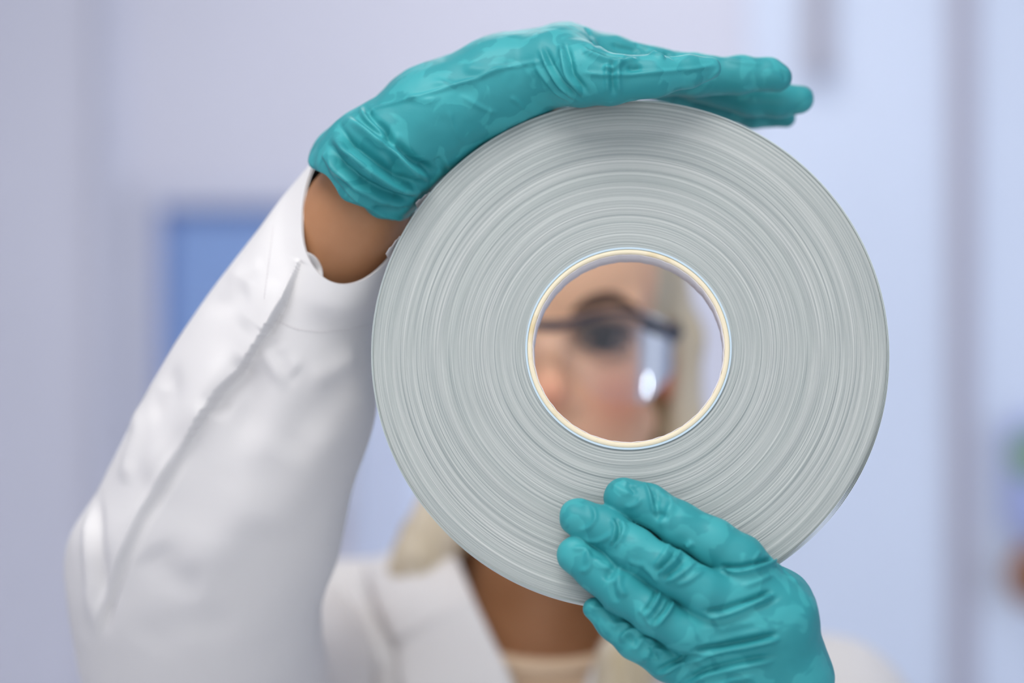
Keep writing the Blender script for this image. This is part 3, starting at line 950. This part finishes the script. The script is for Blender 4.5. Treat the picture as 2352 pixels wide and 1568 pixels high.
att.data.foreach_set('color', colr.ravel())
nt = M['skin'].node_tree; b = nt.nodes['Principled BSDF']
src = b.inputs['Base Color'].links[0].from_socket
va = node(nt, 'ShaderNodeVertexColor', layer_name='flush')
sp = node(nt, 'ShaderNodeSeparateColor'); nt.links.new(va.outputs[0], sp.inputs[0])
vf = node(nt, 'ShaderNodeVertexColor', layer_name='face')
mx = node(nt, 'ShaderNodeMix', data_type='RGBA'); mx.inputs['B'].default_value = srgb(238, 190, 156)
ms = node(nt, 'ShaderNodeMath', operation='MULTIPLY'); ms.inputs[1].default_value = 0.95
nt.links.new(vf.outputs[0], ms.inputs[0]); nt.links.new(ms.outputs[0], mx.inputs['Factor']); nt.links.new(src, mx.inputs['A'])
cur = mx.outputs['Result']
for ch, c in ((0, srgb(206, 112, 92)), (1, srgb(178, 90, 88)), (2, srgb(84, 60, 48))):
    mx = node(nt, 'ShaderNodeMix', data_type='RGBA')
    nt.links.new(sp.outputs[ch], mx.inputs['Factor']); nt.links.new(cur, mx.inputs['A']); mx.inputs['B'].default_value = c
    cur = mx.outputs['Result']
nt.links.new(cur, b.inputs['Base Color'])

# eyes, brows, lashes
def sphere_part(name, c, r, material, parent, sy=1.0, seg=32):
    bm = bmesh.new(); bmesh.ops.create_uvsphere(bm, u_segments=seg, v_segments=seg // 2, radius=r)
    for v in bm.verts: v.co = Vector((v.co.x + c[0], v.co.y * sy + c[1], v.co.z + c[2]))
    me = bpy.data.meshes.new(name); bm.to_mesh(me); bm.free()
    me.materials.append(material)
    me.polygons.foreach_set('use_smooth', np.ones(len(me.polygons), bool))
    o = bpy.data.objects.new(name, me); COL.objects.link(o)
    o.parent = parent; o.matrix_parent_inverse = parent_world(parent).inverted()
    return o
def tube(name, pts, rad, material, parent, flat=None, n=12, sub=6):
    """tapered tube through points; rad list; flat=(axis vec, factor)"""
    pts = np.array(pts, float); rad = np.array(rad, float)
    t = np.arange(len(pts)); tt = np.linspace(0, len(pts) - 1, (len(pts) - 1) * sub + 1)
    # catmull-rom
    def cr(A, u):
        i = np.clip(np.floor(u).astype(int), 0, len(A) - 2); s = (u - i)[:, None]
        p0 = A[np.clip(i - 1, 0, None)]; p1 = A[i]; p2 = A[i + 1]; p3 = A[np.clip(i + 2, None, len(A) - 1)]
        return .5 * (2 * p1 + (p2 - p0) * s + (2 * p0 - 5 * p1 + 4 * p2 - p3) * s * s + (3 * p1 - p0 - 3 * p2 + p3) * s ** 3)
    C = cr(pts, tt); R = cr(rad[:, None], tt)[:, 0]
    T = np.gradient(C, axis=0); T /= np.linalg.norm(T, axis=1)[:, None] + 1e-12
    up = np.array([0, -1, 0.01])
    V = []
    for c, r, tg in zip(C, R, T):
        a = np.cross(tg, up)
        if np.linalg.norm(a) < .1: a = np.cross(tg, np.array([1, 0, 0]))
        a /= np.linalg.norm(a); b_ = np.cross(a, tg)
        for k in range(n):
            w = 2 * math.pi * k / n
            off = a * math.cos(w) * r + b_ * math.sin(w) * r * (flat or 1.0)
            V.append(c + off)
    m_ = len(C); F = []
    for i in range(m_ - 1):
        for k in range(n):
            F.append((i * n + k, i * n + (k + 1) % n, (i + 1) * n + (k + 1) % n, (i + 1) * n + k))
    F.append(tuple(range(n))[::-1]); F.append(tuple((m_ - 1) * n + k for k in range(n)))
    return mesh_obj(name, V, F, material, parent)

for s in (-1, 1):
    ec = h3(s * .033, .0045, 0)
    e = sphere_part('eye', ec, .0128, M['eye_white'], person)
    look = np.array([0, 0, CAM_Z]) - ec; look /= np.linalg.norm(look)
    sphere_part('iris', ec + look * .0068, .0085, M['iris'], e, 1.0, 24)
    sphere_part('pupil', ec + look * .0118, .0037, M['pupil'], e, 1.0, 16)
    tube('eyelashes', [h3(s * .018, -.008, -.001), h3(s * .024, -.0125, .0045), h3(s * .033, -.0145, .0062), h3(s * .042, -.0115, .0045), h3(s * .051, -.003, .001)], [.0012, .0028, .0034, .0034, .0014], M['lash'], person)
    tube('eyelashes', [h3(s * .020, -.008, -.004), h3(s * .033, -.0125, -.0078), h3(s * .048, -.006, -.004)], [.0008, .0014, .0010], M['lash'], person)
    tube('eyebrow', [h3(s * .013, -.014, .0165), h3(s * .026, -.0135, .0225), h3(s * .040, -.0085, .0245), h3(s * .056, .002, .017)], [.0025, .0040, .0034, .0010], M['brow'], person, .5)

# goggles
gog = empty('safety_goggles', tuple(h3(0, -.02, 0)))
gog.parent = person; gog.matrix_parent_inverse = parent_world(person).inverted()
tube('goggle_frame', [h3(-.079, .020, .001), h3(-.070, -.008, .006), h3(-.05, -.026, .0145), h3(-.03, -.033, .014), h3(-.012, -.036, .0085), h3(0, -.037, .007),
                      h3(.012, -.036, .0085), h3(.03, -.033, .014), h3(.05, -.026, .0145), h3(.070, -.008, .006), h3(.079, .020, .001)],
     [.003, .0022, .0017, .0017, .0028, .0034, .0028, .0017, .0017, .0024, .003], M['navy'], gog)
for s in (-1, 1):
    tube('goggle_temple', [h3(s * .0775, .012, .004), h3(s * .0785, .022, .001), h3(s * .0815, .05, .001), h3(s * .0865, .085, .010), h3(s * .085, .105, .0)],
         [.0065, .0070, .004, .0024, .002], M['navy'], gog, .6)
LV, LF = [], []
nu, nv = 48, 20
for j in range(nv + 1):
    for i in range(nu + 1):
        u = -1 + 2 * i / nu
        ang = u * 1.12
        top = .006 + .009 * math.cos(min(abs(abs(u) - .52) * 3.2, 1.57)) + .003 * (1 - abs(u))
        bot = -.040 + .034 * math.exp(-(u / .20) ** 2) + .018 * max(0, abs(u) - .65) / .35
        z = top + (bot - top) * j / nv
        x = .0775 * math.sin(ang) / math.sin(1.12)
        y = -.036 + .052 * (1 - math.cos(ang)) / (1 - math.cos(1.12)) + .0025 * (j / nv) ** 2
        LV.append(h3(x, y, z))
for j in range(nv):
    for i in range(nu):
        a = j * (nu + 1) + i
        LF.append((a, a + 1, a + nu + 2, a + nu + 1))
mesh_obj('goggle_lens', LV, LF, M['lens'], gog)
# unseen lamp, added for the glint low on the lens: placed along the mirrored sight line
def lens_reflect(px, py):
    bv = BVHTree.FromPolygons([tuple(v) for v in LV], LF)
    o = Vector((0, 0, CAM_Z)); dd = (Vector(P(px, py, 1.0)) - o).normalized()
    h, n_, _, _ = bv.ray_cast(o, dd)
    if h is None: return None
    if n_.dot(dd) > 0: n_ = -n_
    return h, dd - 2 * dd.dot(n_) * n_
res = lens_reflect(1483, 886)
if res:
    plo.location = res[0] + res[1] * 1.5
    print('LAMP', tuple(plo.location))

# ---- hair
f = Field((X0 - .16, 1.14, 1.20), (X0 + .17, 1.50, 1.66), 0.0026)
B = f.new()
f.ell(B, h3(0, .092, .044), (.086, .102, .098), .01)
f.ell(B, h3(0, .130, -.03), (.082, .065, .11), .03)
Bs = f.new()
f.ell(Bs, h3(0, .0, -.012), (.069, .085, .088), .01)
B = -smin(-B, Bs, .006)
for s in (-1, 1):
    f.chain(B, [(h3(s * .076, .10, .05), .015), (h3(.090 if s > 0 else -.076, .102, 0), .014), (h3(.090 if s > 0 else -.070, .095, -.06), .014), (h3(.080 if s > 0 else -.060, .075, -.12), .017)], .012)
f.chain(B, [(h3(-.060, .065, -.10), .018), (P(1085, 1110, 1.30), .020), (P(1020, 1200, 1.29), .019), (P(970, 1270, 1.285), .015), (P(925, 1310, 1.29), .010)], .012)
f.chain(B, [(h3(.080, .065, -.10), .018), (P(1560, 1200, 1.27), .020), (P(1470, 1420, 1.235), .017), (P(1440, 1520, 1.214), .016), (P(1425, 1640, 1.205), .016), (P(1410, 1800, 1.20), .012)], .012)
HV, HF = f.mesh(B, 2)
sc = Sculpt(HV, HF)
sc.add(0.0022 * vnoise(HV * np.array([260, 260, 14])) + .0015 * vnoise(HV * np.array([90, 90, 6])))
mesh_obj('hair', sc.apply(0), HF, M['hair'], person)

# ---- sweater
f = Field((X0 - .16, 1.22, .92), (X0 + .16, 1.45, 1.40), 0.004)
B = f.new()
f.ell(B, (X0, 1.335, 1.12), (.150, .098, .170), .03)
f.cone(B, (X0 - .045, 1.300, 1.258), .040, (X0 + .045, 1.300, 1.258), .040, .03)
f.cone(B, (X0 - .09, 1.345, 1.262), .035, (X0 + .09, 1.345, 1.262), .035, .03)
Bs = f.new()
f.ell(Bs, (X0, 1.30, 1.335), (.060, .13, .034), .006)
B = np.maximum(B, -Bs)
SV, SF = f.mesh(B, 2)
mesh_obj('sweater', SV, SF, M['knit'], person)
neck_rim = [] and [(X0 + .062 * math.cos(a), 1.272 + .03 * (1 - math.sin(a)) * .9, P(0, 1512, 1.27)[2] + .022 * math.cos(a) ** 2) for a in np.linspace(0, math.pi, 7)]
tube('sweater_neckband', [(X0 - .066, 1.30, 1.322), (X0 - .055, 1.262, 1.309), (X0 - .03, 1.247, 1.299), (X0, 1.243, 1.296), (X0 + .03, 1.247, 1.299), (X0 + .055, 1.262, 1.309), (X0 + .066, 1.30, 1.322)], [.006] * 7, M['knit'], person)

# ---- coat
coat = empty('lab_coat', (X0, 1.34, .6))
coat.parent = person; coat.matrix_parent_inverse = parent_world(person).inverted()
f = Field((-.26, 1.02, .46), (.37, 1.52, 1.40), 0.005)
B = f.new()
f.ell(B, (X0, 1.355, 1.13), (.185, .122, .20), .03)
f.chain(B, [((X0 - .145, 1.335, 1.298), .056), ((X0 - .06, 1.345, 1.292), .062), ((X0, 1.355, 1.27), .064), ((X0 + .185, 1.34, 1.238), .060)], .03)
f.chain(B, [((X0, 1.355, 1.1), .15), ((X0, 1.355, .75), .16), ((X0, 1.355, .45), .18)], .05, squash=((0, 1, 0), .72))
f.chain(B, [((.215, 1.335, 1.235), .058), (tuple(ELB2 + np.array([0, .01, 0])), .056)], .02)
Bs = f.new()   # open V front
for t_ in np.linspace(0, 1, 9):
    zz = 1.38 - t_ * .33
    ww = .060 * (1 - t_) + .008
    f.ell(Bs, (X0, 1.25 + .02 * t_, zz), (ww, .085, .035), .01)
B = np.maximum(B, -Bs)
B = f.plane(B, (0, 0, .50), (0, 0, -1))
Bi = f.new()
f.ell(Bi, (X0, 1.355, 1.33), (.075, .075, .075), .01)
B = np.maximum(B, -Bi)
CV, CF = f.mesh(B, 2)
sc = Sculpt(CV, CF)
sc.stroke([(820, 1330), (850, 1450), (860, 1568)], .006, .010, 'ridge')
sc.stroke([(790, 1330), (815, 1440), (820, 1568)], .004, .010, 'groove')
sc.add(.003 * vnoise(CV * np.array([22, 22, 7])))
sc_coat_V = sc.apply(0)
mesh_obj('coat_body', sc_coat_V, CF, M['coat'], coat)

# left sleeve (below the frame)
def loft(name, rings, nu, nv, material, parent, strokes=None, thick=0.0011, noise=0.0, capfn=None):
    rings = np.array(rings)          # n x 3 (C,U,V) x 3
    n = len(rings)
    def cr(A, u):
        i = np.clip(np.floor(u).astype(int), 0, n - 2); s = (u - i).reshape((-1,) + (1,) * (A.ndim - 1))
        p0 = A[np.clip(i - 1, 0, None)]; p1 = A[i]; p2 = A[i + 1]; p3 = A[np.clip(i + 2, None, n - 1)]
        return .5 * (2 * p1 + (p2 - p0) * s + (2 * p0 - 5 * p1 + 4 * p2 - p3) * s * s + (3 * p1 - p0 - 3 * p2 + p3) * s ** 3)
    R = cr(rings, np.linspace(0, n - 1, nv))
    a = np.linspace(0, 2 * np.pi, nu, endpoint=False)
    V = R[:, 0][:, None, :] + np.cos(a)[None, :, None] * R[:, 1][:, None, :] + np.sin(a)[None, :, None] * R[:, 2][:, None, :]
    V = V.reshape(-1, 3)
    j, i = np.meshgrid(np.arange(nv - 1), np.arange(nu), indexing='ij')
    k = (i + 1) % nu
    F = np.stack([j * nu + i, j * nu + k, (j + 1) * nu + k, (j + 1) * nu + i], -1).reshape(-1, 4)
    N = normals(V, F)
    cen = np.repeat(R[:, 0], nu, axis=0)
    if np.einsum('ij,ij->i', N, V - cen).mean() < 0:
        F = F[:, ::-1].copy()
    sc = Sculpt(V, F)
    if strokes: strokes(sc)
    if noise: sc.add(noise * vnoise(V * 28) + noise * .35 * vnoise(V * 70))
    Vo = sc.apply(2)
    # inner skin and closed rims give the cloth real thickness
    No = normals(Vo, F)
    Vi = Vo - No * thick
    nV = len(Vo)
    F2 = F[:, ::-1] + nV
    e0 = np.arange(nu); e1 = (e0 + 1) % nu
    last = (nv - 1) * nu
    rim = np.concatenate([np.stack([e1, e0, e0 + nV, e1 + nV], 1), np.stack([last + e0, last + e1, last + e1 + nV, last + e0 + nV], 1)])
    return mesh_obj(name, np.concatenate([Vo, Vi]), np.concatenate([F, F2, rim]), material, parent), R

def ring(cx, cy, y, ux, uy, ud, vx, vy, vd):
    C = P(cx, cy, y)
    Uv = P(cx + ux, cy + uy, y + ud) - C
    Vv = P(cx + vx, cy + vy, y + vd) - C
    return [C, Uv, Vv]

rings = [ring(835, 440, .952, -100, -93, .004, -100, 190, -.026),
         ring(788, 525, .957, -112, -98, .004, -76, 150, -.030),
         ring(735, 610, .962, -132, -95, 0, -60, 110, -.033),
         ring(662, 765, .970, -198, -66, 0, -30, 60, -.038),
         ring(600, 930, .980, -262, -30, 0, -20, 40, -.043),
         ring(520, 1120, .995, -292, 0, 0, 0, 30, -.048),
         ring(463, 1270, 1.01, -314, -8, 0, 0, 30, -.053),
         ring(453, 1430, 1.03, -284, 35, 0, 0, 60, -.050),
         ring(485, 1560, 1.08, -264, 50, 0, -20, 150, -.045),
         ring(550, 1590, 1.16, -215, 30, 0, 0, 215, -.01),
         ring(670, 1560, 1.27, -190, 20, 0, 0, 225, .02)]
def sleeve_strokes(sc):
    s = sc.stroke
    sc.gain = 1.0
    # big overlap running down the sleeve from the cuff vent
    s([(688, 600), (655, 690), (606, 770), (560, 840), (505, 900), (450, 990), (400, 1075)], .0050, .010, 'step', .25)
    s([(450, 990), (390, 1090), (331, 1186), (284, 1280), (240, 1400), (215, 1490)], .0022, .0035, 'fold', .2)
    s([(420, 990), (350, 1100), (290, 1220), (240, 1350)], .0030, .012, 'ridge', .3)
    s([(600, 780), (590, 850), (572, 930), (555, 1000), (530, 1080)], .0045, .0085, 'groove', .45)
    s([(575, 820), (520, 900), (480, 960)], .0040, .006, 'groove')
    s([(560, 800), (480, 900), (400, 1010), (330, 1110)], .0030, .010, 'ridge')
    s([(640, 640), (600, 700), (560, 760)], .0012, .006, 'ridge')
    s([(605, 765), (618, 815), (650, 860), (668, 900)], .0014, .005, 'fold', .4)
    s([(692, 596), (672, 650), (650, 705), (612, 766)], .0022, .0022, 'step', .05)
    s([(620, 790), (640, 830), (690, 860)], .0014, .005, 'ridge')
    s([(500, 1060), (560, 1035), (640, 1025), (720, 990)], .0012, .010, 'ridge', .4)
    s([(380, 1360), (450, 1310), (520, 1240), (570, 1130), (600, 1020)], .0028, .013, 'ridge', .4)
    s([(340, 1250), (400, 1330), (480, 1350)], .0020, .010, 'groove')
    s([(212, 1140), (216, 1250), (224, 1350), (228, 1460)], .0030, .007, 'fold')
    s([(300, 930), (320, 985), (300, 1050), (290, 1120)], .0022, .007, 'ridge')
    s([(380, 840), (400, 900), (340, 960)], .0020, .008, 'groove')
    s([(470, 690), (530, 700), (580, 660)], .0012, .006, 'groove')
    s([(520, 620), (560, 640), (610, 600)], .0010, .005, 'ridge')
    s([(700, 880), (760, 860), (830, 800)], .0014, .006, 'ridge')
    s([(640, 1060), (720, 960), (810, 850)], .0020, .010, 'groove')
    s([(590, 1250), (680, 1100), (780, 960)], .0025, .014, 'ridge')
    s([(300, 1480), (420, 1440), (560, 1430)], .0020, .012, 'groove')
sleeve, RR = loft('sleeve', rings, 420, 520, M['coat'], coat, sleeve_strokes, 0.0012, 0.0008)
sleeve['label'] = 'raised sleeve with a turned cuff'

# cuff hem band and stitching, following the first centimetres of the sleeve
scs = Sculpt(np.array([v.co[:] for v in sleeve.data.vertices]) , np.array([p.vertices[:] for p in sleeve.data.polygons]))
def stitched(pts, name='stitching', every=9):
    xs = []
    pts = np.array(pts, float)
    L = np.concatenate([[0], np.cumsum(np.linalg.norm(np.diff(pts, axis=0), axis=1))])
    V, F = [], []
    for s0 in np.arange(0, L[-1] - 5, every):
        q = [np.array([np.interp(s0 + e, L, pts[:, 0]), np.interp(s0 + e, L, pts[:, 1])]) for e in (0, every * .6)]
        h = [scs.hit(*p) for p in q]
        if h[0] is None or h[1] is None: continue
        a, b_ = h[0] + np.array([0, -.0002, 0]), h[1] + np.array([0, -.0002, 0])
        d_ = b_ - a; n_ = np.cross(d_, [0, 1, 0]); n_ = n_ / (np.linalg.norm(n_) + 1e-9) * .00022
        k = len(V)
        V += [a - n_, a + n_, b_ + n_, b_ - n_, a + np.array([0, -.0002, 0]), b_ + np.array([0, -.0002, 0])]
        F += [(k, k + 4, k + 5, k + 3), (k + 1, k + 2, k + 5, k + 4)]
    if V:
        o = mesh_obj(name, V, F, M['stitch'], coat, False)
        o['kind'] = 'stuff'
stitched([(632, 735), (680, 755), (740, 762), (800, 758), (860, 740)])
stitched([(628, 520), (618, 600), (606, 690)])

# turned-back lip and button at the vent
tube('cuff_lining', [P(701, 582, .930), P(716, 598, .934), P(728, 622, .936), P(738, 646, .932)], [.0012, .0026, .0028, .001], M['coat'], coat, .5)

# lower sleeve of her other arm
d2 = WR2 - ELB2; d2 /= np.linalg.norm(d2)
a1 = np.cross(d2, [0, 0, 1]); a1 /= np.linalg.norm(a1); a2 = np.cross(d2, a1)
r2 = []
for t_, rr_ in ((.74, .036), (.6, .040), (.4, .045), (.2, .050), (0.0, .054), (-.12, .046)):
    c_ = ELB2 + (WR2 - ELB2) * t_
    r2.append([c_, a1 * rr_, a2 * rr_])
loft('sleeve', r2, 120, 90, M['coat'], coat, None, .0012, .002)

# collar and lapels
def sheet(name, inner, outer, material, parent, nu=40, nv=14, bulge=0.006, thick=.0015):
    inner = np.array(inner, float); outer = np.array(outer, float)
    def cr(A, u):
        i = np.clip(np.floor(u).astype(int), 0, len(A) - 2); s = (u - i)[:, None]
        p0 = A[np.clip(i - 1, 0, None)]; p1 = A[i]; p2 = A[i + 1]; p3 = A[np.clip(i + 2, None, len(A) - 1)]
        return .5 * (2 * p1 + (p2 - p0) * s + (2 * p0 - 5 * p1 + 4 * p2 - p3) * s * s + (3 * p1 - p0 - 3 * p2 + p3) * s ** 3)
    A = cr(inner, np.linspace(0, len(inner) - 1, nu)); B_ = cr(outer, np.linspace(0, len(outer) - 1, nu))
    V = []
    for j in range(nv):
        s = j / (nv - 1)
        V.append(A * (1 - s) + B_ * s + np.array([0, -1, .4]) * bulge * math.sin(math.pi * s) ** .7)
    V = np.concatenate(V)
    V[:, 1] += 0.0015 * vnoise(V * 30)
    F = []
    for j in range(nv - 1):
        for i in range(nu - 1):
            F.append((j * nu + i, j * nu + i + 1, (j + 1) * nu + i + 1, (j + 1) * nu + i))
    o = mesh_obj(name, V, np.array(F), material, parent)
    md = o.modifiers.new('Solidify', 'SOLIDIFY'); md.thickness = thick * 2; md.offset = 0
    return o
cbv = BVHTree.FromPolygons([tuple(v) for v in sc_coat_V], [tuple(q) for q in CF.tolist()])
def on_coat(px, py, lift, default):
    o_ = Vector((0, 0, CAM_Z)); h_ = cbv.ray_cast(o_, (Vector(P(px, py, 1.0)) - o_).normalized())
    y = min(h_[0][1], 1.34) if h_[0] is not None else default
    return P(px, py, y - lift)
def mir(pts): return [np.array([2 * X0 - p[0], p[1], p[2]]) for p in pts]
ci = [np.array([X0, 1.425, 1.385]), np.array([X0 - .055, 1.395, 1.385]), P(1022, 1215, 1.32), P(1052, 1290, 1.272), P(1092, 1385, 1.245)]
co = [np.array([X0, 1.46, 1.325]), np.array([X0 - .085, 1.425, 1.315]), on_coat(850, 1300, .004, 1.32), on_coat(862, 1390, .006, 1.27), on_coat(905, 1478, .008, 1.25)]
li = [P(1085, 1370, 1.246), P(1130, 1465, 1.238), P(1178, 1568, 1.232), P(1225, 1720, 1.232), P(1250, 1850, 1.235)]
lo_ = [on_coat(915, 1455, .010, 1.25), on_coat(915, 1560, .006, 1.24), on_coat(960, 1680, .006, 1.24), on_coat(1080, 1780, .006, 1.24), on_coat(1240, 1860, .004, 1.236)]
sheet('collar', ci, co, M['coat'], coat)
sheet('collar', mir(ci), mir(co), M['coat'], coat)
sheet('lapel', li, lo_, M['coat'], coat)
sheet('lapel', mir(li), mir(lo_), M['coat'], coat)
for zz in (1.02, .90, .78, .66):
    sphere_part('button', (X0 + .01, 1.235 - (1.02 - zz) * .02, zz), .008, M['button'], coat, .3, 16)

# ---- legs and shoes, below the frame
f = Field((X0 - .20, 1.18, 0.05), (X0 + .20, 1.50, .95), 0.008)
B = f.new()
for s in (-1, 1):
    f.chain(B, [((X0 + s * .085, 1.36, .85), .085), ((X0 + s * .085, 1.35, .48), .06), ((X0 + s * .085, 1.37, .09), .045)], .03)
TV, TF = f.mesh(B, 2)
mesh_obj('trousers', TV, TF, M['trouser'], person)
for s in (-1, 1):
    f = Field((X0 + s * .085 - .06, 1.14, -.004), (X0 + s * .085 + .06, 1.46, .13), 0.004)
    B = f.new()
    f.chain(B, [((X0 + s * .085, 1.40, .042), .040), ((X0 + s * .09, 1.29, .036), .038), ((X0 + s * .092, 1.20, .030), .030)], .02)
    f.cone(B, (X0 + s * .085, 1.375, .06), .044, (X0 + s * .085, 1.372, .10), .042, .02)
    B = f.plane(B, (0, 0, .0015), (0, 0, -1))
    V, F = f.mesh(B, 1)
    mesh_obj('shoe', V, F, M['shoe'], person)
